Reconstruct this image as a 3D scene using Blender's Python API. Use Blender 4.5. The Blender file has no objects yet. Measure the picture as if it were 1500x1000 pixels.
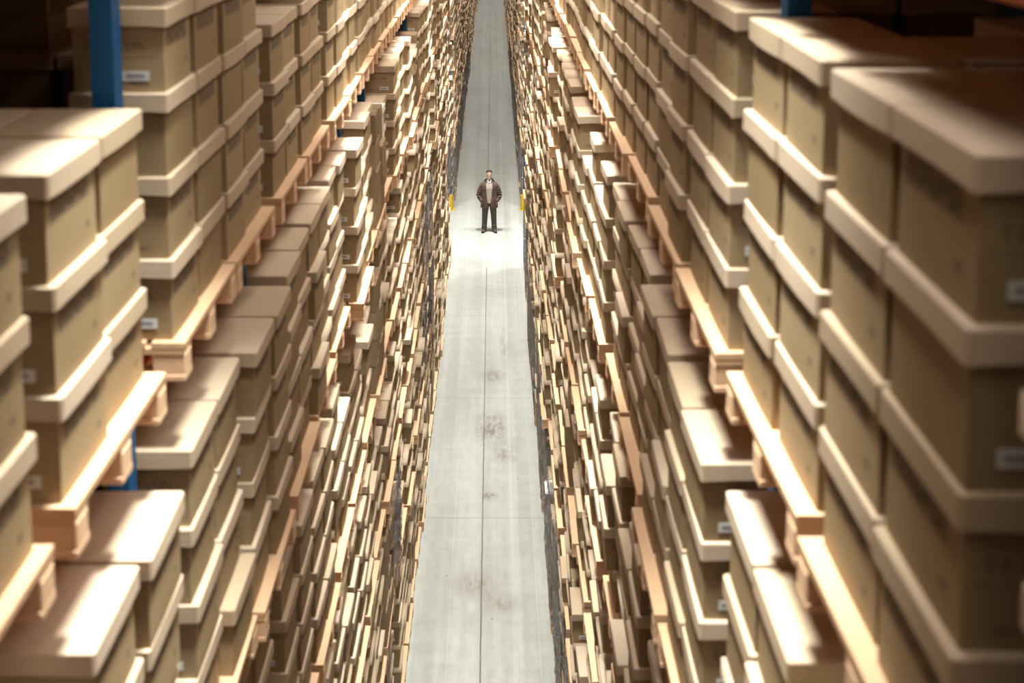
import bpy, bmesh, math, random
import numpy as np
from mathutils import Vector, Matrix
from mathutils.bvhtree import BVHTree

sc = bpy.context.scene
COL = sc.collection
R = random.Random(11)

# ------------------------------------------------------------------ camera
F_PX = 1750.0
CAM_Z = 10.35
PITCH = math.atan(0.115)
cam_d = bpy.data.cameras.new('camera')
cam = bpy.data.objects.new('camera', cam_d)
COL.objects.link(cam)
cam.location = (0, 0, CAM_Z)
cam.rotation_euler = (math.pi / 2 - PITCH, 0, 0)
cam_d.sensor_width = 36.0
cam_d.lens = F_PX / 1500 * 36.0
SHIFT_X, SHIFT_Y = 28 / 1500, -488.4 / 1500
cam_d.shift_x, cam_d.shift_y = SHIFT_X, SHIFT_Y
cam_d.clip_start, cam_d.clip_end = 0.1, 400
cam_d.dof.use_dof = True
cam_d.dof.focus_distance = 31.0
cam_d.dof.aperture_fstop = 2.3
sc.camera = cam

# ------------------------------------------------------------------ world, lights, exposure
w = bpy.data.worlds.new('World'); sc.world = w; w.use_nodes = True
w.node_tree.nodes['Background'].inputs[0].default_value = (1.0, 0.95, 0.85, 1)
w.node_tree.nodes['Background'].inputs[1].default_value = 0.002
sc.view_settings.view_transform = 'Standard'
sc.view_settings.look = 'None'
sc.view_settings.gamma = 1.0
sc.view_settings.use_curve_mapping = False
sc.view_settings.exposure = 0.0


def area(name, loc, sx, sy, power, col, spread=180, rot=(0, 0, 0)):
    d = bpy.data.lights.new(name, 'AREA')
    d.shape = 'RECTANGLE'; d.size = sx; d.size_y = sy
    d.energy = power; d.color = col; d.spread = math.radians(spread)
    o = bpy.data.objects.new(name, d); COL.objects.link(o)
    o.location = loc; o.rotation_euler = rot
    return o


WARM = (1.0, 0.93, 0.83)
NEUT = (0.97, 1.0, 0.93)
for k, e in enumerate((58, 24, 38, 112, 190, 140, 96), -2):          # light strips over the aisle
    area('aisle_strip_light', (0.40 if k < 1 else 0.10, 3.0 + 6.1 * k, 11.75), 0.35, 5.8, e, WARM, 140)
for k in range(6):                                        # reflector lamps aimed at the floor
    area('high_bay_light', (-0.16, 3.5 + 5.6 * k, 13.2), 0.6, 0.6, 98, NEUT, 42)
for x in (-3.5, 0, 3.5):
    area('cross_aisle_light', (x, 32.0, 12.6), 1.2, 1.2, 380, (1.0, 0.99, 0.93), 110)
for k in range(9):
    area('far_aisle_strip_light', (0.1, 41.0 + 10 * k, 12.1), 0.35, 9.5, 150, WARM, 140)
    area('far_high_bay_light', (-0.16, 41.0 + 10 * k, 13.2), 0.6, 9.9, 70, NEUT, 42)


# ------------------------------------------------------------------ materials
def mat(name):
    m = bpy.data.materials.new(name); m.use_nodes = True
    nt = m.node_tree
    return m, nt, nt.nodes['Principled BSDF']


class N:
    """small node builder"""
    def __init__(s, nt): s.nt = nt
    def n(s, t, **kw):
        x = s.nt.nodes.new(t)
        for k, v in kw.items(): setattr(x, k, v)
        return x
    def link(s, a, b): s.nt.links.new(a, b)
    def m(s, op, a, b=None, c=None):
        x = s.n('ShaderNodeMath', operation=op)
        for i, v in enumerate((a, b, c)):
            if v is None: continue
            if isinstance(v, (int, float)): x.inputs[i].default_value = v
            else: s.link(v, x.inputs[i])
        return x.outputs[0]
    def band(s, v, lo, hi):
        return s.m('MULTIPLY', s.m('GREATER_THAN', v, lo), s.m('LESS_THAN', v, hi))
    def noise(s, vec, scale, detail=2, rough=0.5, sc3=None):
        if sc3:
            mp = s.n('ShaderNodeMapping'); mp.inputs['Scale'].default_value = sc3
            s.link(vec, mp.inputs[0]); vec = mp.outputs[0]
        x = s.n('ShaderNodeTexNoise'); s.link(vec, x.inputs['Vector'])
        x.inputs['Scale'].default_value = scale; x.inputs['Detail'].default_value = detail
        x.inputs['Roughness'].default_value = rough
        return x.outputs[0]
    def mix(s, f, a, b, blend='MIX'):
        x = s.n('ShaderNodeMix', data_type='RGBA', blend_type=blend)
        for i, v in ((0, f), (6, a), (7, b)):
            if isinstance(v, (int, float)): x.inputs[i].default_value = v
            elif isinstance(v, tuple): x.inputs[i].default_value = (*v, 1)
            else: s.link(v, x.inputs[i])
        return x.outputs[2]
    def ramp(s, v, lo, hi, a=0.0, b=1.0):
        x = s.n('ShaderNodeMapRange'); s.link(v, x.inputs[0])
        x.inputs[1].default_value = lo; x.inputs[2].default_value = hi
        x.inputs[3].default_value = a; x.inputs[4].default_value = b
        return x.outputs[0]


def board_material(name, c0, c1, printed=False):
    m, nt, b = mat(name); q = N(nt)
    g = q.n('ShaderNodeNewGeometry'); oi = q.n('ShaderNodeObjectInfo')
    rnd = q.m('FRACT', q.m('ADD', g.outputs['Random Per Island'], q.m('MULTIPLY', oi.outputs['Random'], 7.31)))
    tc = q.n('ShaderNodeTexCoord')
    n1 = q.noise(tc.outputs['Object'], 3.0, 4)
    f = q.m('ADD', q.m('MULTIPLY', rnd, 0.75), q.m('MULTIPLY', n1, 0.25))
    col = q.mix(f, c0, c1)
    if printed:
        uv = q.n('ShaderNodeUVMap'); uv.uv_map = 'UVMap'
        sp = q.n('ShaderNodeSeparateXYZ'); q.link(uv.outputs[0], sp.inputs[0])
        u, v = sp.outputs[0], sp.outputs[1]
        glyph = q.noise(uv.outputs[0], 1.0, 1, 0.5, (24, 11, 1))
        gm = q.ramp(glyph, 0.45, 0.56)
        side = q.m('MULTIPLY', q.m('MULTIPLY', q.band(u, 0.10, 0.80), q.band(v, 0.56, 0.76)), gm)
        dot = q.m('MULTIPLY', q.band(u, 0.76, 0.84), q.band(v, 0.22, 0.30))
        end = q.m('MULTIPLY', q.m('MULTIPLY', q.band(u, 2.12, 2.80), q.m('ADD', q.band(v, 0.50, 0.62), q.band(v, 0.10, 0.16))), gm)
        rule = q.m('MULTIPLY', q.band(u, 2.08, 2.92), q.m('ADD', q.band(v, 0.42, 0.435), q.band(v, 0.66, 0.675)))
        lid_shade = q.m('MULTIPLY', q.m('MULTIPLY', q.band(u, 0.08, 0.84), q.band(v, 0.53, 0.79)), 0.6)  # blurred print plus the shadow under the lid, painted into the board colour
        ink_shade = q.m('ADD', q.m('ADD', side, q.m('MULTIPLY', dot, 0.7)), q.m('ADD', q.m('MULTIPLY', end, 0.6), q.m('ADD', q.m('MULTIPLY', rule, 0.5), lid_shade)))
        ink_shade = q.m('MULTIPLY', q.m('MINIMUM', ink_shade, 1.0), q.m('MULTIPLY', q.m('GREATER_THAN', rnd, 0.15), 0.8))
        col = q.mix(ink_shade, col, (0.10, 0.07, 0.055))
    q.link(col, b.inputs['Base Color'])
    b.inputs['Roughness'].default_value = 0.75
    b.inputs['Specular IOR Level'].default_value = 0.25
    return m


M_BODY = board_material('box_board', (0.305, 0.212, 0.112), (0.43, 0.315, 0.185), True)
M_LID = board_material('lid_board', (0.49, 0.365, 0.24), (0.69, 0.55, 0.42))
M_CARTON = board_material('carton_board', (0.22, 0.145, 0.08), (0.46, 0.34, 0.21))
M_WHITEBOX = board_material('white_board', (0.80, 0.78, 0.74), (0.86, 0.84, 0.80))


def plain(name, c, rough=0.6, metal=0.0, var=0.12, scale=8.0, island=0.0):
    m, nt, b = mat(name); q = N(nt)
    tc = q.n('ShaderNodeTexCoord')
    n1 = q.noise(tc.outputs['Object'], scale, 4)
    f = q.ramp(n1, 0.3, 0.7)
    if island:
        g = q.n('ShaderNodeNewGeometry')
        f = q.m('ADD', q.m('MULTIPLY', f, 1 - island), q.m('MULTIPLY', g.outputs['Random Per Island'], island))
    col = q.mix(f, tuple(x * (1 - var) for x in c), tuple(min(1, x * (1 + var)) for x in c))
    q.link(col, b.inputs['Base Color'])
    b.inputs['Roughness'].default_value = rough; b.inputs['Metallic'].default_value = metal
    return m


def wood_material():
    m, nt, b = mat('pine_wood'); q = N(nt)
    tc = q.n('ShaderNodeTexCoord'); g = q.n('ShaderNodeNewGeometry')
    grain = q.noise(tc.outputs['Object'], 1.0, 4, 0.6, (30, 3, 30))
    f = q.m('ADD', q.m('MULTIPLY', grain, 0.55), q.m('MULTIPLY', g.outputs['Random Per Island'], 0.45))
    q.link(q.mix(f, (0.62, 0.38, 0.20), (0.92, 0.62, 0.41)), b.inputs['Base Color'])
    b.inputs['Roughness'].default_value = 0.7
    return m


M_WOOD = wood_material()
M_BLUE = plain('blue_paint', (0.003, 0.085, 0.23), 0.6)
M_ORANGE = plain('orange_paint', (0.72, 0.13, 0.035), 0.45)
M_YELLOW = plain('yellow_paint', (0.85, 0.55, 0.02), 0.45)
M_LABEL = plain('label_paper', (0.78, 0.78, 0.76), 0.6, var=0.03)
M_INK = plain('label_ink', (0.32, 0.32, 0.36), 0.6)


def floor_material():
    m, nt, b = mat('polished_concrete'); q = N(nt)
    tc = q.n('ShaderNodeTexCoord'); P = tc.outputs['Object']
    sp = q.n('ShaderNodeSeparateXYZ'); q.link(P, sp.inputs[0]); x, y = sp.outputs[0], sp.outputs[1]
    big = q.noise(P, 1.0, 4, 0.55, (0.9, 0.35, 1))
    lanes = q.noise(P, 1.0, 3, 0.6, (3.1, 0.045, 1))
    fine = q.noise(P, 1.0, 5, 0.65, (9, 3.0, 1))
    trav = q.noise(P, 1.0, 3, 0.6, (1.2, 5.0, 1))
    f = q.m('ADD', q.m('MULTIPLY', big, 0.30), q.m('MULTIPLY', lanes, 0.55))
    f = q.m('ADD', f, q.m('MULTIPLY', q.m('SUBTRACT', fine, 0.5), 0.30)); f = q.m('ADD', f, q.m('MULTIPLY', trav, 0.16))
    col = q.mix(q.ramp(f, 0.42, 0.62), (0.36, 0.362, 0.337), (0.49, 0.50, 0.472))

    def stain(cx, cy, rx, ry, amt, c=(0.20, 0.17, 0.145)):
        nonlocal col
        dx = q.m('DIVIDE', q.m('SUBTRACT', x, cx), rx); dy = q.m('DIVIDE', q.m('SUBTRACT', y, cy), ry)
        d = q.m('SQRT', q.m('ADD', q.m('MULTIPLY', dx, dx), q.m('MULTIPLY', dy, dy)))
        mk = q.m('MULTIPLY', q.ramp(d, 0.2, 1.1, 1, 0), q.ramp(fine, 0.38, 0.58))
        col = q.mix(q.m('MULTIPLY', mk, amt), col, c)
    stain(-0.02, 21.3, 0.38, 0.8, 1.0)
    stain(0.22, 20.3, 0.28, 0.5, 0.8)
    stain(-0.05, 18.85, 0.17, 0.16, 1.0)
    stain(-0.25, 16.35, 0.4, 0.4, 0.75, (0.25, 0.20, 0.165))
    stain(0.1, 15.9, 0.35, 0.3, 0.7, (0.25, 0.20, 0.165))
    stain(0.02, 23.6, 0.3, 0.4, 0.8)
    stain(0.05, 28.6, 0.9, 0.5, 0.3)
    stain(0.25, 25.3, 0.14, 1.5, 0.6)
    # joints: saw cut along the aisle, bays across it
    wob = q.m('MULTIPLY', q.m('SUBTRACT', q.noise(P, 1.0, 3, 0.6, (1, 2.5, 1)), 0.5), 0.02)
    cx = q.m('ABSOLUTE', q.m('ADD', q.m('ADD', x, 0.165), wob))
    inrange = q.m('LESS_THAN', q.m('ABSOLUTE', q.m('SUBTRACT', y, 33.3)), 2.9)
    j1 = q.m('MULTIPLY', q.m('LESS_THAN', cx, 0.011), q.m('SUBTRACT', 1.0, inrange))
    ym = q.m('ABSOLUTE', q.m('SUBTRACT', q.m('MODULO', q.m('ADD', y, 100 * 4.4 - 18.17 + 2.2), 4.4), 2.2))
    j2 = q.m('LESS_THAN', ym, 0.014)
    j = q.m('MULTIPLY', q.m('MAXIMUM', j1, q.m('MULTIPLY', j2, 0.35)), q.ramp(fine, 0.25, 0.5, 0.5, 0.9))
    col = q.mix(j, col, (0.15, 0.12, 0.095))
    vo = q.n('ShaderNodeTexVoronoi'); vo.inputs['Scale'].default_value = 2.6; q.link(P, vo.inputs['Vector'])
    spk = q.m('MULTIPLY', q.m('LESS_THAN', vo.outputs['Distance'], 0.05), q.m('GREATER_THAN', fine, 0.52))
    col = q.mix(q.m('MULTIPLY', spk, 0.6), col, (0.14, 0.12, 0.10))
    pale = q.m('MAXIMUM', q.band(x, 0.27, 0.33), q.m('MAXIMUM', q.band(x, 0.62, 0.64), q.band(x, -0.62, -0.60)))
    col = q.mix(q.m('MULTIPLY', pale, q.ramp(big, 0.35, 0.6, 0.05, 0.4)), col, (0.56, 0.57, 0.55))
    q.link(col, b.inputs['Base Color'])
    q.link(q.ramp(fine, 0.3, 0.7, 0.38, 0.55), b.inputs['Roughness'])
    bp = q.n('ShaderNodeBump'); bp.inputs['Strength'].default_value = 0.06; bp.inputs['Distance'].default_value = 0.02
    q.link(fine, bp.inputs['Height']); q.link(bp.outputs[0], b.inputs['Normal'])
    return m


def wrap_material():
    m, nt, b = mat('stretch_film'); q = N(nt)
    tc = q.n('ShaderNodeTexCoord')
    n1 = q.noise(tc.outputs['Object'], 1.0, 5, 0.6, (11, 11, 5))
    bp = q.n('ShaderNodeBump'); bp.inputs['Strength'].default_value = 1.0; bp.inputs['Distance'].default_value = 0.4
    q.link(n1, bp.inputs['Height'])
    gl = q.n('ShaderNodeBsdfGlossy'); gl.inputs['Roughness'].default_value = 0.14
    gl.inputs['Color'].default_value = (0.95, 0.95, 0.97, 1); q.link(bp.outputs[0], gl.inputs['Normal'])
    df = q.n('ShaderNodeBsdfDiffuse'); df.inputs['Color'].default_value = (0.55, 0.52, 0.49, 1); q.link(bp.outputs[0], df.inputs['Normal'])
    tr = q.n('ShaderNodeBsdfTransparent'); tr.inputs['Color'].default_value = (0.93, 0.93, 0.94, 1)
    a = q.n('ShaderNodeMixShader'); a.inputs[0].default_value = 0.5; q.link(gl.outputs[0], a.inputs[1]); q.link(df.outputs[0], a.inputs[2])
    o = q.n('ShaderNodeMixShader'); q.link(q.ramp(n1, 0.40, 0.64, 0.03, 0.6), o.inputs[0])
    q.link(tr.outputs[0], o.inputs[1]); q.link(a.outputs[0], o.inputs[2])
    q.link(o.outputs[0], nt.nodes['Material Output'].inputs['Surface'])
    return m


M_FLOOR = floor_material()
M_WRAP = wrap_material()


# ------------------------------------------------------------------ object helpers
def link_mesh(name, me, parent=None, loc=None):
    o = bpy.data.objects.new(name, me); COL.objects.link(o)
    if parent: o.parent = parent
    if loc is not None: o.location = loc
    return o


def empty(name, loc, label=None, cat=None, group=None, rz=0.0):
    o = bpy.data.objects.new(name, None); COL.objects.link(o)
    o.empty_display_size = 0.1
    o.location = loc; o.rotation_euler = (0, 0, rz)
    tag(o, label, cat, group)
    return o


def tag(o, label=None, cat=None, group=None, kind=None):
    if label:
        assert 4 <= len(label.replace(',', ' ').split()) <= 16, label
        o['label'] = label
    if cat: o['category'] = cat
    if group: o['group'] = group
    if kind: o['kind'] = kind


def bm_mesh(bm, name, mats, smooth=False):
    me = bpy.data.meshes.new(name)
    if smooth:
        for f in bm.faces: f.smooth = True
    bm.to_mesh(me); bm.free()
    for m in (mats if isinstance(mats, (list, tuple)) else [mats]): me.materials.append(m)
    return me


def bx(bm, x0, x1, y0, y1, z0, z1, mi=0):
    v = [bm.verts.new(p) for p in ((x0, y0, z0), (x1, y0, z0), (x1, y1, z0), (x0, y1, z0), (x0, y0, z1), (x1, y0, z1), (x1, y1, z1), (x0, y1, z1))]
    for f in ((0, 3, 2, 1), (4, 5, 6, 7), (0, 1, 5, 4), (1, 2, 6, 5), (2, 3, 7, 6), (3, 0, 4, 7)):
        fc = bm.faces.new([v[i] for i in f]); fc.material_index = mi
    return v


def bar(bm, p, q_, r):
    p, q_ = Vector(p), Vector(q_); d = (q_ - p).normalized()
    a = d.cross(Vector((0, 1, 0)) if abs(d.y) < 0.9 else Vector((1, 0, 0))).normalized() * r; b = d.cross(a).normalized() * r
    vs = [bm.verts.new(c + s * a + t * b) for c in (p, q_) for s, t in ((-1, -1), (1, -1), (1, 1), (-1, 1))]
    for i in range(4):
        j = (i + 1) % 4; bm.faces.new((vs[i], vs[j], vs[4 + j], vs[4 + i]))
    bm.faces.new(vs[3::-1]); bm.faces.new(vs[4:])


# ------------------------------------------------------------------ floor
bm = bmesh.new(); bx(bm, -16, 16, -6, 150, -0.2, 0.0)
fl = link_mesh('floor', bm_mesh(bm, 'floor', M_FLOOR)); fl['kind'] = 'structure'

# ------------------------------------------------------------------ layout of the racks
LEVELS = [0.15, 2.09, 3.73, 5.37, 7.01, 8.65, 10.35]
LAY = 0.305                      # one box with its lid
PAL_H = 0.144
SHELF = {5: 'top shelf', 4: 'second shelf', 3: 'third shelf', 2: 'fourth shelf', 1: 'fifth shelf', 0: 'floor row', 6: 'highest shelf'}
SIDES = {
    # side, section: (face x of pallets at the top, extra set-back at the floor, first upright y, bay, pallet width, end y)
    ('left', 'near'): dict(s=-1, face=1.10, low=0.07, y0=-1.79, bay=1.95, pw=0.88, y1=30.9),
    ('right', 'near'): dict(s=1, face=0.79, low=0.06, y0=-2.13, bay=2.04, pw=0.92, y1=31.2),
    ('left', 'far'): dict(s=-1, face=1.19, low=0.03, y0=35.9, bay=1.95, pw=0.88, y1=104),
    ('right', 'far'): dict(s=1, face=0.84, low=0.03, y0=35.9, bay=2.04, pw=0.92, y1=104),
}
boxes, pallets, racks = [], [], []
SHIFTS = {('left', 'near', 5): -0.20, ('left', 'near', 6): -0.08, ('left', 'near', 7): 0.03, ('right', 'near', 4): -0.13, ('right', 'near', 3): -0.13, ('right', 'near', 5): -0.05}   # pallets set down a little off their bay


def layer_plan(side, sec, lv, n, y):
    """how many boxes stand in each column of a pallet"""
    if side == 'left' and sec == 'near' and lv == 5:
        if 2.0 < y < 4.0 or 6.0 < y < 6.9: return (3, 3)
        if y < 12: return (4, 4)
    if side == 'right' and sec == 'near' and lv == 5 and y < 9: return (4, 4)
    if lv == 4 and y < 8: return (4, 4)
    r = R.random()
    if lv == 0:
        a = 5 if r < 0.7 else 4
        return (a, a)
    if r < 0.56: return (4, 4)
    if r < 0.74: return (4, 3)
    if r < 0.86: return (3, 4)
    if r < 0.96: return (3, 3)
    return (2, 3)


for (side, sec), S in SIDES.items():
    s = S['s']; ups = []; y = S['y0']
    ups.append(y)
    while y + S['bay'] < S['y1'] + 0.8:
        y += S['bay']; ups.append(y)
    racks.append((side, sec, ups))
    for lv, L in enumerate(LEVELS):
        if lv == 6 and sec == 'far': continue
        idx = 0
        for k in range(len(ups) - 1):
            for h in (-1, 1):
                yc = (ups[k] + ups[k + 1]) / 2 + h * (S['pw'] / 2 + 0.025)
                idx += 1
                yc += SHIFTS.get((side, sec, idx), 0.0) + R.uniform(-0.015, 0.015) * (lv < 5)
                out = S['low'] * (5 - min(lv, 5)) / 5
                jit = R.gauss(0, 0.012) if lv >= 5 else (R.gauss(-0.01, 0.014) if R.random() < (0.78 if sec == 'near' else 0.93) else R.uniform(-0.07, 0.05))
                if sec == 'near' and y < 9 and lv == 5: jit *= 0.7
                if sec == 'near' and lv < 5: jit -= 0.042 if lv == 4 else 0.028
                fx = S['face'] + out + jit
                rz = R.gauss(0, 0.006)
                pal = dict(side=side, sec=sec, lv=lv, idx=idx, s=s, x=s * fx, y=yc, z=L, w=S['pw'], rz=rz, n=len(pallets))
                pallets.append(pal)
                plan = layer_plan(side, sec, lv, idx, yc)
                r = R.random()
                kind = 'archive_box'
                if lv < 5 and yc > 9 and r < 0.10: kind = 'carton'
                cw = S['pw'] / 2 - 0.006
                rows = 3 if (sec == 'near' and lv <= 5) else 1 + (sec == 'far')
                if lv == 6: rows = 2
                messy = (0.8 if sec == 'near' else 0.5) if lv < 5 else 0.45
                colout = [R.gauss(0.004, 0.012 * messy) for _ in range(2)]
                for c in (0, 1):
                    ch = plan[c]
                    for row in range(rows):
                        n_l = ch
                        if row and R.random() < 0.15: n_l = max(2, ch - 1)
                        if row and (side, sec, lv, idx) == ('left', 'near', 5, 7): n_l = 2
                        z = L
                        lh = LAY
                        if kind == 'carton':
                            lh = R.choice((0.27, 0.34, 0.40)); n_l = max(2, int((1.22 if lv else 1.5) / lh) - (R.random() < 0.4))
                        elif lv == 0: pass
                        for l in range(n_l):
                            kd = kind
                            prot = R.gauss(0, 0.010 * messy)
                            if row == 0 and lv < 5 and R.random() < 0.09: prot -= R.uniform(0.015, 0.06)
                            d = 0.345
                            xin = 0.027 + 0.18 + row * 0.376 + colout[c] * (row == 0) + (prot if row == 0 else abs(prot) * 0.3)
                            yb = yc + (c - 0.5) * 2 * (cw / 2 + 0.003) + R.gauss(0, 0.0025)
                            boxes.append(dict(side=side, sec=sec, lv=lv, pidx=idx, pn=pal['n'], c=c, row=row, l=l, nl=n_l, kind=kd,
                                              x=s * (fx + xin), y=yb, z=z, w=cw - 0.012, d=d + 0.012, h=lh,
                                              rz=R.gauss(0, 0.006 + 0.004 * messy), n=len(boxes)))
                            z += lh

# one white box top on the second shelf of the left racks
cand = [b for b in boxes if b['side'] == 'left' and b['sec'] == 'near' and b['lv'] == 4 and b['row'] == 0 and b['l'] == b['nl'] - 1 and b['kind'] == 'archive_box']
wb = min(cand, key=lambda b: abs(b['y'] - 11.6)); wb['kind'] = 'white_box'


# ------------------------------------------------------------------ big vertex arrays of boxes
def box_arrays(bs):
    """quads for many boxes: body sides, then lid skirt and lid top. returns verts, quads, uvs, mats, owner"""
    V, Q, U, MI, OW = [], [], [], [], []
    for b in bs:
        ca, sa = math.cos(b['rz']), math.sin(b['rz'])

        def cub(hx, hy, z0, z1, uvm, mi, top, bottom=False):
            n0 = len(V)
            for zz in (z0, z1):
                for px, py in ((-hx, -hy), (hx, -hy), (hx, hy), (-hx, hy)):
                    V.append((b['x'] + px * ca - py * sa, b['y'] + px * sa + py * ca, b['z'] + zz))
            fs = [(0, 1, 5, 4), (1, 2, 6, 5), (2, 3, 7, 6), (3, 0, 4, 7)]
            for i, f in enumerate(fs):
                Q.append(tuple(n0 + j for j in f)); MI.append(mi); OW.append(b['n'])
                u0 = (2.0, 0.0, 2.0, 0.0)[i] if uvm else 4.0
                U.extend(((u0, 0), (u0 + 1, 0), (u0 + 1, 1), (u0, 1)))
            if top:
                Q.append((n0 + 4, n0 + 5, n0 + 6, n0 + 7)); MI.append(mi); OW.append(b['n'])
                U.extend(((4, 0), (5, 0), (5, 1), (4, 1)))
            if bottom:
                Q.append((n0 + 3, n0 + 2, n0 + 1, n0 + 0)); MI.append(mi); OW.append(b['n'])
                U.extend(((4, 0), (5, 0), (5, 1), (4, 1)))
        hx, hy, h = b['d'] / 2, b['w'] / 2, b['h']
        if b['kind'] == 'carton':
            cub(hx, hy, 0, h, True, 0, True)
        else:
            cub(hx - 0.018, hy - 0.018, 0, h - 0.01, True, 0, False)
            cub(hx, hy, h - 0.068, h, False, 1, True)
    return V, Q, U, MI, OW


def arrays_to_object(name, V, Q, U, MI, mats):
    me = bpy.data.meshes.new(name)
    nv, nq = len(V), len(Q)
    me.vertices.add(nv); me.vertices.foreach_set('co', np.array(V, dtype=np.float32).ravel())
    me.loops.add(nq * 4); me.loops.foreach_set('vertex_index', np.array(Q, dtype=np.int32).ravel())
    me.polygons.add(nq)
    me.polygons.foreach_set('loop_start', np.arange(0, nq * 4, 4, dtype=np.int32))
    me.polygons.foreach_set('material_index', np.array(MI, dtype=np.int32))
    if U:
        uv = me.uv_layers.new(name='UVMap'); uv.data.foreach_set('uv', np.array(U, dtype=np.float32).ravel())
    for m in mats: me.materials.append(m)
    me.update(calc_edges=True); me.validate()
    return link_mesh(name, me)


def pallet_arrays(ps):
    V, Q, MI, OW = [], [], [], []
    for p in ps:
        ca, sa = math.cos(p['rz']), math.sin(p['rz']); hw = p['w'] / 2; s = p['s']

        def cub(x0, x1, y0, y1, z0, z1):
            n0 = len(V)
            for zz in (z0, z1):
                for px, py in ((x0, y0), (x1, y0), (x1, y1), (x0, y1)):
                    px *= s
                    V.append((p['x'] + px * ca - py * sa, p['y'] + px * sa + py * ca, p['z'] + zz))
            for f in ((0, 1, 5, 4), (1, 2, 6, 5), (2, 3, 7, 6), (3, 0, 4, 7), (4, 5, 6, 7), (3, 2, 1, 0)):
                f = f if s > 0 else f[::-1]
                Q.append(tuple(n0 + j for j in f)); MI.append(0); OW.append(p['n'])
        cub(0, 0.11, -hw, hw, -0.022, 0); cub(0.15, 1.15, -hw, hw, -0.022, 0)
        for yy in (-hw + 0.05, 0, hw - 0.05):
            cub(0.0, 1.15, yy - 0.05, yy + 0.05, -0.044, -0.022)
            cub(0.0, 1.15, yy - 0.05, yy + 0.05, -0.144, -0.122)
            for xx in (0.0, 0.52, 1.03): cub(xx, xx + 0.12, yy - 0.045, yy + 0.045, -0.122, -0.044)
    return V, Q, MI, OW


# ------------------------------------------------------------------ which ones does the camera see best?
V, Q, U, MI, OW = box_arrays(boxes)
PV, PQ, PMI, POW = pallet_arrays(pallets)
nb = len(V)
bvh = BVHTree.FromPolygons(V + PV + [(-9, -6, 0), (9, -6, 0), (9, 150, 0), (-9, 150, 0)],
                           Q + [tuple(i + nb for i in f) for f in PQ] + [tuple(range(nb + len(PV), nb + len(PV) + 4))])
box_hits, pal_hits = {}, {}
rot = cam.rotation_euler.to_matrix()
GX, GY = 640, 427
for iy in range(GY):
    for ix in range(GX):
        px = ((ix + 0.5) / GX - 0.5 + SHIFT_X) * 36.0
        py = ((0.5 - (iy + 0.5) / GY) * (1000 / 1500) + SHIFT_Y) * 36.0
        d = rot @ Vector((px, py, -cam_d.lens)); d.normalize()
        hit = bvh.ray_cast(cam.location, d, 200)
        i = hit[2]
        if i is None: continue
        if i < len(Q): box_hits[OW[i]] = box_hits.get(OW[i], 0) + 1
        elif i - len(Q) < len(PQ):
            k = POW[i - len(Q)]; pal_hits[k] = pal_hits.get(k, 0) + 1
print('boxes', len(boxes), 'seen', len(box_hits), 'pallets', len(pallets), 'seen', len(pal_hits))

first = {}
for n in list(pal_hits) + [boxes[i]['pn'] for i in box_hits]:
    p = pallets[n]; k = (p['side'], p['sec'], p['lv'])
    first[k] = min(first.get(k, 999), p['idx'])
ONES = 'first second third fourth fifth sixth seventh eighth ninth tenth eleventh twelfth thirteenth fourteenth fifteenth sixteenth seventeenth eighteenth nineteenth'.split()
TENS = {20: 'twentieth twenty', 30: 'thirtieth thirty', 40: 'fortieth forty', 50: 'fiftieth fifty', 60: 'sixtieth sixty', 70: 'seventieth seventy'}


def ordinal(n):
    if n < 20: return ONES[n - 1]
    t = n // 10 * 10; a, b = TENS[t].split()
    return a if n == t else b + '-' + ONES[n % 10 - 1]


def pal_ord(p): return ordinal(max(1, p['idx'] - first.get((p['side'], p['sec'], p['lv']), 1) + 1))


# ------------------------------------------------------------------ prototype meshes of box parts
def body_mesh(w, d, h, seed, mats, uvname='UVMap', bulge=0.004):
    rr = random.Random(seed)
    bm = bmesh.new(); uv = bm.loops.layers.uv.new(uvname)
    n = 6
    hx, hy = d / 2, w / 2
    corners = [(-hx, -hy), (hx, -hy), (hx, hy), (-hx, hy)]
    ring = []
    for i in range(4):
        a, b = corners[i], corners[(i + 1) % 4]
        for k in range(n):
            t = k / n; ring.append((a[0] + (b[0] - a[0]) * t, a[1] + (b[1] - a[1]) * t, i, t))
    zs = [0, h * 0.25, h * 0.5, h * 0.75, h]
    ph = [rr.uniform(0.3, 1.3) for _ in range(4)]
    grid = []
    for z in zs:
        row = []
        for x, y, i, t in ring:
            bl = bulge * ph[i] * math.sin(math.pi * t) * math.sin(math.pi * (0.15 + 0.7 * z / h))
            nx, ny = ((0, -1), (1, 0), (0, 1), (-1, 0))[i]
            row.append(bm.verts.new((x + nx * bl, y + ny * bl, z)))
        grid.append(row)
    N4 = 4 * n
    for zi in range(len(zs) - 1):
        for k in range(N4):
            k2 = (k + 1) % N4
            f = bm.faces.new((grid[zi][k], grid[zi][k2], grid[zi + 1][k2], grid[zi + 1][k])); f.smooth = False
            i = k // n; t0 = (k % n) / n; t1 = t0 + 1 / n; u0 = (2.0, 0.0, 2.0, 0.0)[i]
            for lp, c in zip(f.loops, ((u0 + t0, zs[zi] / h), (u0 + t1, zs[zi] / h), (u0 + t1, zs[zi + 1] / h), (u0 + t0, zs[zi + 1] / h))): lp[uv].uv = c
    for row, rev in ((grid[0], True), (grid[-1], False)):
        f = bm.faces.new(row[::-1] if rev else row)
        for lp in f.loops: lp[uv].uv = (4.5, 0.5)
    return bm_mesh(bm, 'box_body', mats)


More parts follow.
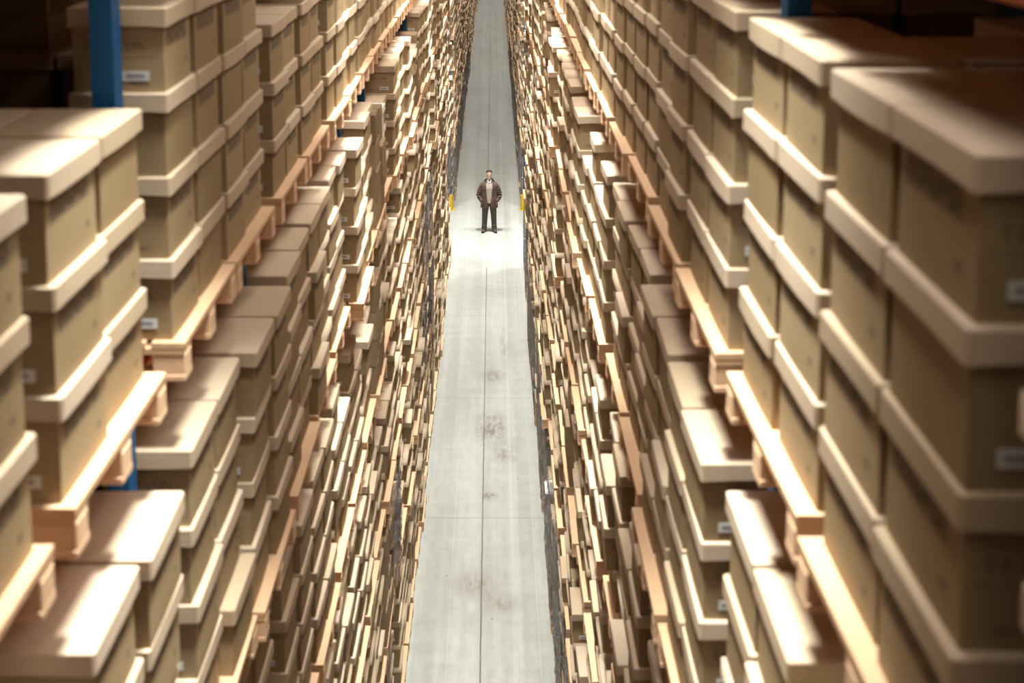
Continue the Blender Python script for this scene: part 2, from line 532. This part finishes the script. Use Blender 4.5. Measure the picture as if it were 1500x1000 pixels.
def lid_mesh(w, d, seed, mats, h=0.068, t=0.004):
    """a hollow lid: top, folded skirt with rounded corners and a slightly wavy lower edge"""
    rr = random.Random(seed)
    bm = bmesh.new(); uv = bm.loops.layers.uv.new('UVMap')
    hx, hy = d / 2, w / 2; r = 0.008; n = 6

    def ring(z, hx, hy, wave=0.0, out=0.0):
        pts = []
        cs = [(-hx + r, -hy), (hx - r, -hy), (hx, -hy + r), (hx, hy - r), (hx - r, hy), (-hx + r, hy), (-hx, hy - r), (-hx, -hy + r)]
        for i in range(0, 8, 2):
            a, b = cs[i], cs[i + 1]
            nx, ny = ((0, -1), (1, 0), (0, 1), (-1, 0))[i // 2]
            for k in range(n + 1):
                q = k / n; bl = out * math.sin(math.pi * q)
                pts.append((a[0] + (b[0] - a[0]) * q + nx * bl, a[1] + (b[1] - a[1]) * q + ny * bl, z + wave * math.sin(math.pi * q) * ph[i // 2]))
        return [bm.verts.new(p) for p in pts]
    ph = [rr.uniform(-0.6, 1.0) for _ in range(4)]
    o = rr.uniform(0.001, 0.005)
    rings = [ring(h, hx - 0.004, hy - 0.004), ring(h - 0.004, hx, hy), ring(h * 0.5, hx, hy, 0, o * 0.6), ring(0, hx, hy, 0.006, o),
             ring(0, hx - t, hy - t, 0.006, o), ring(h - 0.007, hx - t, hy - t)]
    m = len(rings[0])
    for a, b in zip(rings[:-1], rings[1:]):
        for k in range(m):
            k2 = (k + 1) % m
            f = bm.faces.new((a[k], b[k], b[k2], a[k2]))
    bm.faces.new(rings[0]); bm.faces.new(rings[-1][::-1])
    for f in bm.faces:
        for lp in f.loops: lp[uv].uv = (4.5, 0.5)
    return bm_mesh(bm, 'lid', mats)


def label_mesh():
    bm = bmesh.new()
    bx(bm, -0.048, 0.048, -0.0012, 0.0, -0.018, 0.018, 0)
    bx(bm, -0.036, 0.030, -0.0016, -0.0012, -0.007, 0.007, 1)
    return bm_mesh(bm, 'label', [M_LABEL, M_INK])


def carton_mesh(w, d, h):
    bm = bmesh.new(); uv = bm.loops.layers.uv.new('UVMap')
    bx(bm, -d / 2, d / 2, -w / 2, w / 2, 0, h)
    for f in bm.faces:
        nrm = f.normal if f.normal.length else f.calc_center_median()
        f.normal_update()
        for lp in f.loops:
            c = lp.vert.co
            if abs(f.normal.z) > 0.5: lp[uv].uv = (4.5, 0.5)
            elif abs(f.normal.x) > 0.5: lp[uv].uv = (c.y / w + 0.5, c.z / h)
            else: lp[uv].uv = (2 + c.x / d + 0.5, c.z / h)
    bmesh.ops.bevel(bm, geom=list(bm.edges), offset=0.005, segments=2, affect='EDGES')
    return bm_mesh(bm, 'carton_body', [M_CARTON])


def tape_mesh(w, d, h):
    bm = bmesh.new()
    bx(bm, -d / 2 - 0.001, d / 2 + 0.001, -0.025, 0.025, h - 0.06, h + 0.0012)
    return bm_mesh(bm, 'tape', [M_TAPE])


M_TAPE = plain('brown_tape', (0.45, 0.33, 0.2), 0.3)
BODY = {('left', i): body_mesh(SIDES[('left', 'near')]['pw'] / 2 - 0.018 - 0.036, 0.321, LAY - 0.01, i, [M_BODY]) for i in range(3)}
BODY.update({('right', i): body_mesh(SIDES[('right', 'near')]['pw'] / 2 - 0.018 - 0.036, 0.321, LAY - 0.01, 9 + i, [M_BODY]) for i in range(3)})
LID = {(sd, i): lid_mesh(SIDES[(sd, 'near')]['pw'] / 2 - 0.018, 0.357, 20 + i, [M_LID]) for sd in ('left', 'right') for i in range(4)}
WLID = lid_mesh(0.422, 0.357, 33, [M_WHITEBOX])
WBODY = body_mesh(0.386, 0.321, LAY - 0.01, 34, [M_WHITEBOX])
LABEL = label_mesh()
_cart, _tape = {}, {}

MAXN = 300
rank = sorted((b for b in boxes if b['kind'] != 'carton' and b['n'] in box_hits), key=lambda b: (-box_hits[b['n']], b['n']))[:MAXN - 2]
crank = sorted((b for b in boxes if b['kind'] == 'carton' and b['n'] in box_hits), key=lambda b: (-box_hits[b['n']], b['n']))[:260]
if wb not in rank: rank.append(wb)
single = set()
seen_labels = {}


def box_label(b):
    p = pallets[b['pn']]
    far = b['sec'] == 'far'
    lay = ['bottom', 'second', 'third', 'fourth', 'fifth', 'sixth'][b['l']] if b['l'] < b['nl'] - 1 else 'top'
    row = ['', ' inner row', ' innermost row'][b['row']]
    a = {'archive_box': 'brown archive box', 'white_box': 'white lidded box', 'carton': 'taped brown carton'}[b['kind']]
    t = f"{a}, {b['side']} {'distant ' if far else ''}rack, {SHELF[b['lv']]}, {pal_ord(p)} pallet, {'near' if b['c'] == 0 else 'far'} column{row}, {lay} layer"
    return t


for b in rank + crank:
    single.add(b['n'])
    rr = random.Random(b['n'])
    s = -1 if b['side'] == 'left' else 1
    if b['kind'] == 'carton':
        e = empty('carton', (b['x'], b['y'], b['z']), box_label(b), 'carton', 'plain taped cartons on the racks', b['rz'])
        key = (round(b['w'], 4), round(b['d'], 4), round(b['h'], 3))
        if key not in _cart: _cart[key] = carton_mesh(*key); _tape[key] = tape_mesh(*key)
        link_mesh('carton_body', _cart[key], e)
        if box_hits[b['n']] > 6: link_mesh('tape', _tape[key], e)
        continue
    white = b['kind'] == 'white_box'
    e = empty('archive_box' if not white else 'white_box', (b['x'], b['y'], b['z']), box_label(b), 'box', 'lidded archive boxes on the racks' if not white else None, b['rz'])
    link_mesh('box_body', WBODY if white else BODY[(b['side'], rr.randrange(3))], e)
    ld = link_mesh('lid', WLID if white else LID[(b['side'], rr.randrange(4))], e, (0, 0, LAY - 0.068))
    ld.rotation_euler = (0, 0, rr.gauss(0, 0.004))
    if b['row'] == 0 and rr.random() < (0.9 if b['c'] == 0 else 0.2):
        lb = link_mesh('label', LABEL, e, (s * (-0.165 + 0.105), -(b['w'] - 0.036) / 2 - 0.004, 0.06 + rr.uniform(-0.006, 0.006)))

rest = [b for b in boxes if b['n'] not in single]
ra = [b for b in rest if b['kind'] != 'carton']; rc = [b for b in rest if b['kind'] == 'carton']
V, Q, U, MI, OW = box_arrays(ra)
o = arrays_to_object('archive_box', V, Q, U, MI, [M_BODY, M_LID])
tag(o, 'brown lidded archive boxes filling the racks into the distance', 'boxes', None, 'stuff')
if rc:
    V, Q, U, MI, OW = box_arrays(rc)
    o = arrays_to_object('carton', V, Q, U, MI, [M_CARTON, M_LID])
    tag(o, 'plain brown cartons deep in the racks and in the distance', 'cartons', None, 'stuff')


# ------------------------------------------------------------------ pallets
def deck_mesh(w):
    bm = bmesh.new(); hw = w / 2; x = 0
    for wd in (0.12, 0.09, 0.12, 0.09, 0.12, 0.09, 0.12, 0.09, 0.12):
        bx(bm, x, x + wd, -hw, hw, -0.022, 0); x += wd + (1.15 - 0.96) / 8
    for yy in (-hw + 0.05, 0, hw - 0.05): bx(bm, 0.002, 1.148, yy - 0.049, yy + 0.049, -0.044, -0.022)
    return bm_mesh(bm, 'deck', M_WOOD)


def cub_mesh(name, dx, dy, dz, m, bev=0.004):
    bm = bmesh.new(); bx(bm, 0, dx, -dy / 2, dy / 2, 0, dz)
    bmesh.ops.bevel(bm, geom=list(bm.edges), offset=bev, segments=1, affect='EDGES')
    return bm_mesh(bm, name, m)


BLOCK = cub_mesh('block', 0.12, 0.092, 0.078, M_WOOD)
SKID = cub_mesh('bottom_board', 1.15, 0.10, 0.022, M_WOOD, 0.002)


def whole_pallet(w):
    V, Q, MI, OW = pallet_arrays([dict(rz=0, w=w, s=1, x=0, y=0, z=0, n=0)])
    me = bpy.data.meshes.new('pallet'); me.from_pydata(V, [], Q); me.materials.append(M_WOOD); return me


DECK, WHOLE = {}, {}
for w_ in (0.88, 0.92): DECK[w_] = deck_mesh(w_); WHOLE[w_] = whole_pallet(w_)
prank = sorted((p for p in pallets if p['n'] in pal_hits), key=lambda p: (-pal_hits[p['n']], p['n']))[:MAXN]
psingle = set()
for i, p in enumerate(prank):
    psingle.add(p['n'])
    lab = f"pine pallet, {p['side']} {'distant ' if p['sec'] == 'far' else ''}rack, {SHELF[p['lv']]}, {pal_ord(p)} from the camera, under brown boxes"
    rz = p['rz'] + (0 if p['s'] > 0 else math.pi)
    if i < 75:
        e = empty('wooden_pallet', (p['x'], p['y'], p['z']), lab, 'pallet', 'wooden pallets on the racks', rz)
        link_mesh('deck', DECK[p['w']], e)
        hw = p['w'] / 2
        for yy in (-hw + 0.05, 0, hw - 0.05):
            link_mesh('bottom_board', SKID, e, (0, yy, -0.144))
            for xx in (0.0, 0.52, 1.03): link_mesh('block', BLOCK, e, (xx, yy, -0.122))
    else:
        e = link_mesh('wooden_pallet', WHOLE[p['w']], None, (p['x'], p['y'], p['z'])); e.rotation_euler = (0, 0, rz)
        tag(e, lab, 'pallet', 'wooden pallets on the racks')
V, Q, MI, OW = pallet_arrays([p for p in pallets if p['n'] not in psingle])
o = arrays_to_object('wooden_pallet', V, Q, None, MI, [M_WOOD])
tag(o, 'remaining pine pallets deep in the racks and in the distance', 'pallets', None, 'stuff')

# ------------------------------------------------------------------ racking
RACK_LABEL = {('left', 'near'): 'tall blue and orange pallet rack along the left of the aisle',
              ('right', 'near'): 'tall blue and orange pallet rack along the right of the aisle',
              ('left', 'far'): 'distant pallet rack beyond the man on the left of the aisle',
              ('right', 'far'): 'distant pallet rack beyond the man on the right of the aisle'}
for side, sec, ups in racks:
    S = SIDES[(side, sec)]; s = S['s']; far = sec == 'far'
    f0 = S['face'] + (0.10 if far else 0.19)
    top = 12.2 if not far else 10.4
    root = empty('pallet_rack', (s * f0, ups[0], 0), RACK_LABEL[(side, sec)], 'rack', 'pallet racks beside the aisle')
    bm = bmesh.new()
    for xx in (0.0, 0.92):
        bx(bm, xx, xx + 0.08, -0.045, 0.045, 0, top)
        bx(bm, xx - 0.03, xx + 0.11, -0.07, 0.07, 0, 0.01)
    for z in [q + d for q in LEVELS for d in (0.45, -0.2)]:
        if 0 < z < top: bar(bm, (0.04, 0, z), (0.96, 0, z), 0.018)
    up_me = bm_mesh(bm, 'upright_frame', M_BLUE)
    bm = bmesh.new(); L = S['bay'] - 0.094
    bx(bm, 0.015, 0.065, 0, L, -0.11, 0)
    for yy in (0.0, L - 0.006): bx(bm, 0.008, 0.072, yy, yy + 0.006, -0.17, 0.03)
    beam_me = bm_mesh(bm, 'beam', M_ORANGE)
    for u in ups:
        o = link_mesh('upright_frame', up_me, root, (0, u - ups[0], 0)); o.scale = (s, 1, 1)
    nb_ = 0; restb = []
    order = sorted((u, lv, xx) for u in ups[:-1] for lv in range(1, 7 if not far else 6) for xx in (0.0, 0.92))
    order = [q for q in order if q[2] == 0.0] + [q for q in order if q[2] > 0]
    order = [q for q in order if q[0] > 0] + [q for q in order if q[0] <= 0]
    bmr = bmesh.new()
    for u, lv, xx in order:
        z = LEVELS[lv] - PAL_H
        if nb_ < 100:
            o = link_mesh('beam', beam_me, root, (s * xx, u - ups[0] + 0.047, z)); o.scale = (s, 1, 1); nb_ += 1
        else:
            a, b2 = sorted((s * (xx + 0.015), s * (xx + 0.065)))
            bx(bmr, a, b2, u - ups[0] + 0.047, u - ups[0] + 0.047 + L, z - 0.11, z)
    if len(bmr.verts):
        o = link_mesh('beam', bm_mesh(bmr, 'beam', M_ORANGE), root); o['kind'] = 'stuff'
    else: bmr.free()

# ------------------------------------------------------------------ yellow upright guards at the far racks
def guard(x, y, s, label):
    e = empty('upright_guard', (x, y, 0), label, 'post guard', 'yellow guards at the rack ends')
    bm = bmesh.new()
    prof = [(-0.09, 0), (0.09, 0), (0.05, 0.5), (-0.05, 0.5)]
    for y0 in (-0.02,):
        v = [bm.verts.new((px, y0, pz)) for px, pz in prof] + [bm.verts.new((px, y0 + 0.012, pz)) for px, pz in prof]
        for f in ((0, 1, 2, 3), (7, 6, 5, 4), (0, 4, 5, 1), (1, 5, 6, 2), (2, 6, 7, 3), (3, 7, 4, 0)): bm.faces.new([v[i] for i in f])
    bx(bm, -0.06, -0.048, -0.02, 0.12, 0, 0.46); bx(bm, 0.048, 0.06, -0.02, 0.12, 0, 0.46)
    link_mesh('shield', bm_mesh(bm, 'shield', M_YELLOW), e)
    bm = bmesh.new(); bx(bm, -0.11, 0.11, -0.05, 0.14, 0, 0.012)
    link_mesh('base_plate', bm_mesh(bm, 'base_plate', M_YELLOW), e)


guard(-1.29, 35.70, -1, 'yellow steel post guard at the foot of the left distant rack')
guard(0.92, 35.70, 1, 'yellow steel post guard at the foot of the right distant rack')


# ------------------------------------------------------------------ stretch film round the floor pallets
def wrap(p, label, h, seed, n=30, rows=46):
    rr = random.Random(seed)
    s = p['s']; hw = p['w'] / 2 + 0.012
    x0, x1 = 0.0, 1.17
    bm = bmesh.new()
    per = []
    cs = [(x0, -hw), (x1, -hw), (x1, hw), (x0, hw)]
    for i in range(4):
        a, b_ = cs[i], cs[(i + 1) % 4]
        for k in range(n // 2 if i in (0, 2) else n):
            t = k / (n // 2 if i in (0, 2) else n)
            nx, ny = ((0, -1), (1, 0), (0, 1), (-1, 0))[i]
            per.append((a[0] + (b_[0] - a[0]) * t, a[1] + (b_[1] - a[1]) * t, nx, ny))
    g = []
    for r in range(rows + 1):
        z = 0.02 + h * r / rows; row = []
        for i, (x, y, nx, ny) in enumerate(per):
            j = 0.006 * math.sin(r * 1.3 + i * 0.35 + seed) + rr.uniform(-0.012, 0.020)
            row.append(bm.verts.new((s * (x + nx * j), y + ny * j * 0.4, z)))
        g.append(row)
    m_ = len(per)
    for r in range(rows):
        for i in range(m_):
            bm.faces.new((g[r][i], g[r][(i + 1) % m_], g[r + 1][(i + 1) % m_], g[r + 1][i]))
    # film folded over the outer part of the load
    o = link_mesh('stretch_film', bm_mesh(bm, 'stretch_film', M_WRAP, True), None, (p['x'], p['y'], p['z']))
    o.rotation_euler = (0, 0, p['rz'])
    tag(o, label, 'plastic film', 'clear film round the pallet loads')


for p in pallets:
    if p['sec'] == 'far' and p['lv'] == 0 and p['idx'] <= 26:
        wrap(p, f"clear film round the load, {p['side']} distant rack, floor row, {pal_ord(p)} pallet", 1.5, p['n'], 14, 20)
    if p['sec'] != 'near' or p['y'] < 11: continue
    rr = random.Random(p['n'])
    fst = first.get((p['side'], p['sec'], p['lv']), 1)
    if p['side'] == 'right' and p['lv'] == 0 and rr.random() < 0.8:
        wrap(p, f"crinkled clear film round the load, right floor row, {pal_ord(p)} pallet", 1.5, p['n'])
    elif p['side'] == 'left' and p['lv'] in (1, 2) and rr.random() < 0.10:
        wrap(p, f"crinkled clear film round boxes, left rack, {SHELF[p['lv']]}, {pal_ord(p)} pallet", 1.2, p['n'])

# white printed packet on the wrapped load beside the right floor row
pk = min((p for p in pallets if p['side'] == 'right' and p['sec'] == 'near' and p['lv'] == 0), key=lambda p: abs(p['y'] - 16.45))
tops = [b for b in boxes if b['pn'] == pk['n'] and b['row'] == 0]
zt = max(b['z'] + b['h'] for b in tops)
bt = max(tops, key=lambda b: b['z'] + b['h'])
e = empty('paper_packet', (pk['x'] + 0.11, bt['y'], zt), 'white paper packet with red print on a wrapped floor load', 'packet')
bm = bmesh.new(); bx(bm, -0.15, 0.12, -0.19, 0.19, 0.0, 0.05)
bmesh.ops.bevel(bm, geom=list(bm.edges), offset=0.02, segments=3, affect='EDGES')
link_mesh('wrapper', bm_mesh(bm, 'wrapper', plain('packet_white', (0.8, 0.8, 0.78), 0.5)), e)
bm = bmesh.new()
for k in range(5): bx(bm, -0.10 + 0.035 * k, -0.085 + 0.035 * k, 0.02, 0.02 + 0.03 * (2 + k % 3), 0.05, 0.0508)
link_mesh('print', bm_mesh(bm, 'print', plain('packet_red', (0.6, 0.08, 0.05), 0.5)), e)


# ------------------------------------------------------------------ the man in the cross aisle
M_SKIN = plain('skin', (0.80, 0.50, 0.40), 0.5, var=0.08, scale=20)
M_JACKET = plain('brown_jacket', (0.105, 0.060, 0.047), 0.75, var=0.25, scale=12)
M_COLLAR = plain('dark_collar', (0.018, 0.018, 0.024), 0.85)
M_SWEATER = plain('beige_sweater', (0.52, 0.45, 0.37), 0.9, var=0.1, scale=60)
M_TROUSER = plain('grey_brown_trousers', (0.085, 0.066, 0.056), 0.85, var=0.25, scale=15)
M_SHOE = plain('brown_shoe', (0.09, 0.055, 0.045), 0.4)
M_SOLE = plain('dark_sole', (0.012, 0.010, 0.010), 0.7)
M_HAIR = plain('brown_hair', (0.055, 0.032, 0.022), 0.8, var=0.3, scale=90)
M_SHIRT = plain('white_shirt', (0.75, 0.75, 0.75), 0.8)
M_EYE = plain('dark_eye', (0.03, 0.02, 0.02), 0.3)
M_LIP = plain('lip', (0.42, 0.16, 0.13), 0.5)


def tube(bm, pts, seg=20, closed=True):
    """pts: (x, y, z, rx, ry) - a tapering limb through the points; rx across, ry front to back"""
    rings = []
    P = [Vector(p[:3]) for p in pts]
    for i, p in enumerate(pts):
        d = (P[min(i + 1, len(P) - 1)] - P[max(i - 1, 0)]).normalized()
        side = Vector((1, 0, 0)) - d * d.x
        if side.length < 0.2: side = Vector((0, 0, 1)) - d * d.z
        side.normalize(); fr = d.cross(side).normalized()
        rings.append([bm.verts.new(P[i] + side * math.cos(a) * p[3] + fr * math.sin(a) * p[4]) for a in (2 * math.pi * k / seg for k in range(seg))])
    for a, b_ in zip(rings[:-1], rings[1:]):
        for k in range(seg):
            k2 = (k + 1) % seg; bm.faces.new((a[k], a[k2], b_[k2], b_[k]))
    if closed: bm.faces.new(rings[0][::-1]); bm.faces.new(rings[-1])
    return rings


def fused(name, bm, m, parent, voxel=0.012, smooth=4):
    bmesh.ops.recalc_face_normals(bm, faces=list(bm.faces))
    me = bpy.data.meshes.new(name); bm.to_mesh(me); bm.free()
    t = bpy.data.objects.new('tmp_' + name, me); COL.objects.link(t)
    r = t.modifiers.new('r', 'REMESH'); r.mode = 'VOXEL'; r.voxel_size = voxel
    sm = t.modifiers.new('s', 'SMOOTH'); sm.factor = 0.5; sm.iterations = smooth
    dg = bpy.context.evaluated_depsgraph_get()
    out = bpy.data.meshes.new_from_object(t.evaluated_get(dg))
    bpy.data.objects.remove(t)
    out.materials.clear(); out.materials.append(m)
    out.polygons.foreach_set('use_smooth', [True] * len(out.polygons))
    o = link_mesh(name, out, parent)
    return o


def ball(bm, c, r, seg=16):
    m = Matrix.Translation(c) @ Matrix.Diagonal((*r, 1))
    bmesh.ops.create_uvsphere(bm, u_segments=seg, v_segments=seg // 2 + 2, radius=1, matrix=m)


man = empty('person', (-0.105, 33.55, 0), 'man standing with hands in pockets, open brown jacket, beige sweater, dark trousers', 'person')
# body: head, neck, trunk, arms and legs as one surface
bm = bmesh.new()
tube(bm, [(0, 0, 1.575, .047, .05), (0, -.005, 1.592, .062, .070), (0, -.01, 1.63, .075, .090), (0, -.005, 1.68, .083, .100), (0, 0, 1.73, .084, .103), (0, .005, 1.77, .070, .088), (0, .008, 1.795, .035, .045)])
tube(bm, [(0, .015, 1.45, .065, .062), (0, .01, 1.52, .056, .058), (0, 0, 1.62, .054, .056)])
tube(bm, [(0, .0, .88, .16, .11), (0, 0, 1.0, .155, .105), (0, 0, 1.12, .15, .10), (0, 0, 1.3, .17, .112), (0, .005, 1.40, .15, .09), (0, .01, 1.47, .075, .06)], 24)
ball(bm, (0, -.108, 1.668), (.013, .020, .024)); ball(bm, (0, -.098, 1.69), (.009, .012, .028))
for s in (-1, 1):
    ball(bm, (s * .086, .01, 1.675), (.010, .020, .032))
    ball(bm, (s * .034, -.083, 1.71), (.024, .012, .008))
    tube(bm, [(s * .09, 0, .95, .085, .095), (s * .105, 0, .80, .085, .09), (s * .125, -.01, .50, .058, .062), (s * .14, .0, .35, .052, .056), (s * .15, .01, .10, .038, .042)])
    tube(bm, [(s * .15, .01, .09, .035, .04), (s * .155, -.03, .05, .04, .035), (s * .165, -.12, .035, .042, .025)])
    tube(bm, [(s * .15, .0, 1.40, .055, .055), (s * .215, 0, 1.34, .053, .055), (s * .275, .02, 1.2, .046, .048), (s * .315, .035, 1.09, .040, .042), (s * .275, -.03, .99, .034, .036), (s * .218, -.075, .925, .026, .028)])
    # hand: palm, four fingers and a thumb, in the jacket pocket
    tube(bm, [(s * .220, -.073, .93, .026, .02), (s * .200, -.078, .89, .036, .018), (s * .190, -.080, .85, .038, .016)])
    for k in range(4):
        fx = .216 - .018 * k; ln = (.060, .072, .068, .052)[k]
        tube(bm, [(s * fx, -.080, .86, .0085, .0085), (s * (fx - .004), -.084, .86 - ln * .5, .008, .008), (s * (fx - .007), -.076, .86 - ln, .0065, .0065)], 10)
    tube(bm, [(s * .185, -.082, .90, .012, .012), (s * .160, -.092, .875, .010, .010), (s * .153, -.090, .848, .008, .008)], 10)
fused('body', bm, M_SKIN, man, 0.008, 3)
for s in (-1, 1):
    bm = bmesh.new(); ball(bm, (s * .032, -.0925, 1.694), (.013, .008, .0075), 12)
    link_mesh('eye', bm_mesh(bm, 'eye', M_EYE, True), man)
bm = bmesh.new(); ball(bm, (0, -.090, 1.632), (.026, .010, .006), 12)
link_mesh('mouth', bm_mesh(bm, 'mouth', M_LIP, True), man)
bm = bmesh.new()
tube(bm, [(0, .030, 1.655, .085, .078), (0, .026, 1.70, .091, .088), (0, .014, 1.745, .091, .103), (0, .006, 1.78, .078, .095), (0, .006, 1.805, .05, .062), (0, .01, 1.815, .02, .03)])
for k in range(7):
    a = -0.9 + 0.3 * k; ball(bm, (math.sin(a) * .074, -.080 + abs(a) * .02, 1.783), (.02, .018, .016), 10)
fused('hair', bm, M_HAIR, man, 0.008, 2)
# trousers
bm = bmesh.new()
tube(bm, [(0, .0, 1.02, .165, .12), (0, 0, .92, .175, .125), (0, 0, .80, .17, .12)], 24)
for s in (-1, 1):
    tube(bm, [(s * .085, 0, .90, .10, .115), (s * .105, 0, .76, .10, .11), (s * .118, 0, .62, .092, .10), (s * .128, -.005, .48, .084, .09), (s * .135, 0, .30, .078, .085), (s * .142, .005, .16, .076, .085), (s * .145, .0, .10, .080, .09), (s * .146, 0, .06, .076, .09)])
    for k, z in enumerate((.13, .19, .46)): ball(bm, (s * .14, -.07, z), (.06, .022, .014), 10)
fused('trousers', bm, M_TROUSER, man, 0.010, 2)
# shoes
for s in (-1, 1):
    bm = bmesh.new()
    tube(bm, [(0, .085, .045, .034, .026), (0, .06, .06, .042, .044), (0, 0, .062, .045, .046), (0, -.07, .05, .046, .034), (0, -.14, .042, .048, .026), (0, -.19, .038, .036, .018)])
    sh = fused('shoe', bm, M_SHOE, man, 0.008, 2); sh.location = (s * .152, -.005, 0.004); sh.rotation_euler = (0, 0, s * 0.22)
    bm = bmesh.new()
    ring = [(-.03, .11), (.03, .11), (.046, .05), (.043, -.05), (.052, -.13), (.035, -.195), (0, -.21), (-.035, -.195), (-.052, -.13), (-.043, -.05), (-.046, .05)]
    lo = [bm.verts.new((x, y, -0.004)) for x, y in ring]; hi = [bm.verts.new((x, y, .018)) for x, y in ring]
    bm.faces.new(lo); bm.faces.new(hi[::-1])
    for i in range(len(ring)):
        j = (i + 1) % len(ring); bm.faces.new((lo[i], hi[i], hi[j], lo[j]))
    bmesh.ops.recalc_face_normals(bm, faces=list(bm.faces))
    link_mesh('sole', bm_mesh(bm, 'sole', M_SOLE), sh)
# sweater
bm = bmesh.new()
tube(bm, [(0, 0, .86, .178, .134), (0, 0, .95, .178, .134), (0, 0, 1.12, .172, .13), (0, 0, 1.3, .185, .132), (0, .005, 1.40, .155, .112), (0, .01, 1.48, .082, .078), (0, .005, 1.53, .068, .068)], 28)
fused('sweater', bm, M_SWEATER, man, 0.010, 2)
bm = bmesh.new()
for s in (-1, 1):
    v = [bm.verts.new(p) for p in ((s * .008, -.088, 1.475), (s * .062, -.06, 1.545), (s * .050, -.085, 1.50), (s * .030, -.104, 1.455))]
    v2 = [bm.verts.new(q.co + Vector((0, -.006, 0))) for q in v]
    bm.faces.new(v); bm.faces.new(v2[::-1])
    for i in range(4): bm.faces.new((v[i], v2[i], v2[(i + 1) % 4], v[(i + 1) % 4]))
bmesh.ops.recalc_face_normals(bm, faces=list(bm.faces))
link_mesh('shirt_collar', bm_mesh(bm, 'shirt_collar', M_SHIRT), man)
# jacket: open shell with thickness plus sleeves
bm = bmesh.new()
JR = [(.705, .250, .175, .22), (.78, .252, .178, .14), (.90, .250, .176, .18), (1.02, .240, .166, .29), (1.15, .238, .160, .36), (1.28, .240, .158, .40), (1.36, .232, .150, .44), (1.42, .192, .132, .52), (1.465, .135, .112, .62), (1.50, .098, .095, .72)]
seg = 36; layers = []
for z, rx, ry, op in JR:
    row = []
    for t in (0, 1):
        k_ = 1 - 0.022 / rx * t
        row.append([bm.verts.new((math.sin(a) * rx * k_, -math.cos(a) * ry * k_ + .008, z)) for a in (op + (2 * math.pi - 2 * op) * k / seg for k in range(seg + 1))])
    layers.append(row)
for (o1, i1), (o2, i2) in zip(layers[:-1], layers[1:]):
    for k in range(seg):
        bm.faces.new((o1[k], o1[k + 1], o2[k + 1], o2[k])); bm.faces.new((i1[k + 1], i1[k], i2[k], i2[k + 1]))
    bm.faces.new((o1[0], o2[0], i2[0], i1[0])); bm.faces.new((o1[-1], i1[-1], i2[-1], o2[-1]))
for (o1, i1), rev in ((layers[0], 1), (layers[-1], 0)):
    for k in range(seg): bm.faces.new((o1[k + 1], o1[k], i1[k], i1[k + 1]) if rev else (o1[k], o1[k + 1], i1[k + 1], i1[k]))
for s in (-1, 1):
    tube(bm, [(s * .14, .01, 1.40, .075, .080), (s * .205, .01, 1.345, .078, .082), (s * .255, .02, 1.24, .074, .078), (s * .295, .035, 1.13, .069, .074), (s * .305, .03, 1.07, .067, .072), (s * .278, -.02, .99, .060, .062), (s * .232, -.065, .93, .054, .050), (s * .205, -.08, .90, .045, .042)])
    for z, x in ((1.26, .25), (1.19, .272), (1.12, .298), (1.05, .297), (1.0, .278)): ball(bm, (s * (x + .004), .0 if z > 1.1 else -.03, z), (.072, .070, .010), 12)
fused('jacket', bm, M_JACKET, man, 0.009, 2)
for s in (-1, 1):
    bm = bmesh.new(); bx(bm, -.065, .065, -.006, .006, -.022, .022)
    bmesh.ops.bevel(bm, geom=list(bm.edges), offset=.005, segments=2, affect='EDGES')
    o = link_mesh('pocket_flap', bm_mesh(bm, 'pocket_flap', M_JACKET), man, (s * .165, -.142, .88)); o.rotation_euler = (0, 0, s * .62)
# turned collar
bm = bmesh.new(); seg = 24; rows = []
for z0, rr_, zf in ((1.48, .095, -.09), (1.545, .108, -.10), (1.50, .150, -.14)):
    rows.append([bm.verts.new((math.sin(a) * rr_, -math.cos(a) * rr_ * .80 + .015, z0 + zf * max(0, math.cos(a)))) for a in (.50 + (2 * math.pi - 1.0) * k / seg for k in range(seg + 1))])
for a_, b_ in zip(rows[:-1], rows[1:]):
    for k in range(seg): bm.faces.new((a_[k], a_[k + 1], b_[k + 1], b_[k]))
bmesh.ops.recalc_face_normals(bm, faces=list(bm.faces))
o = link_mesh('collar', bm_mesh(bm, 'collar', M_COLLAR, True), man)
md = o.modifiers.new('t', 'SOLIDIFY'); md.thickness = 0.012
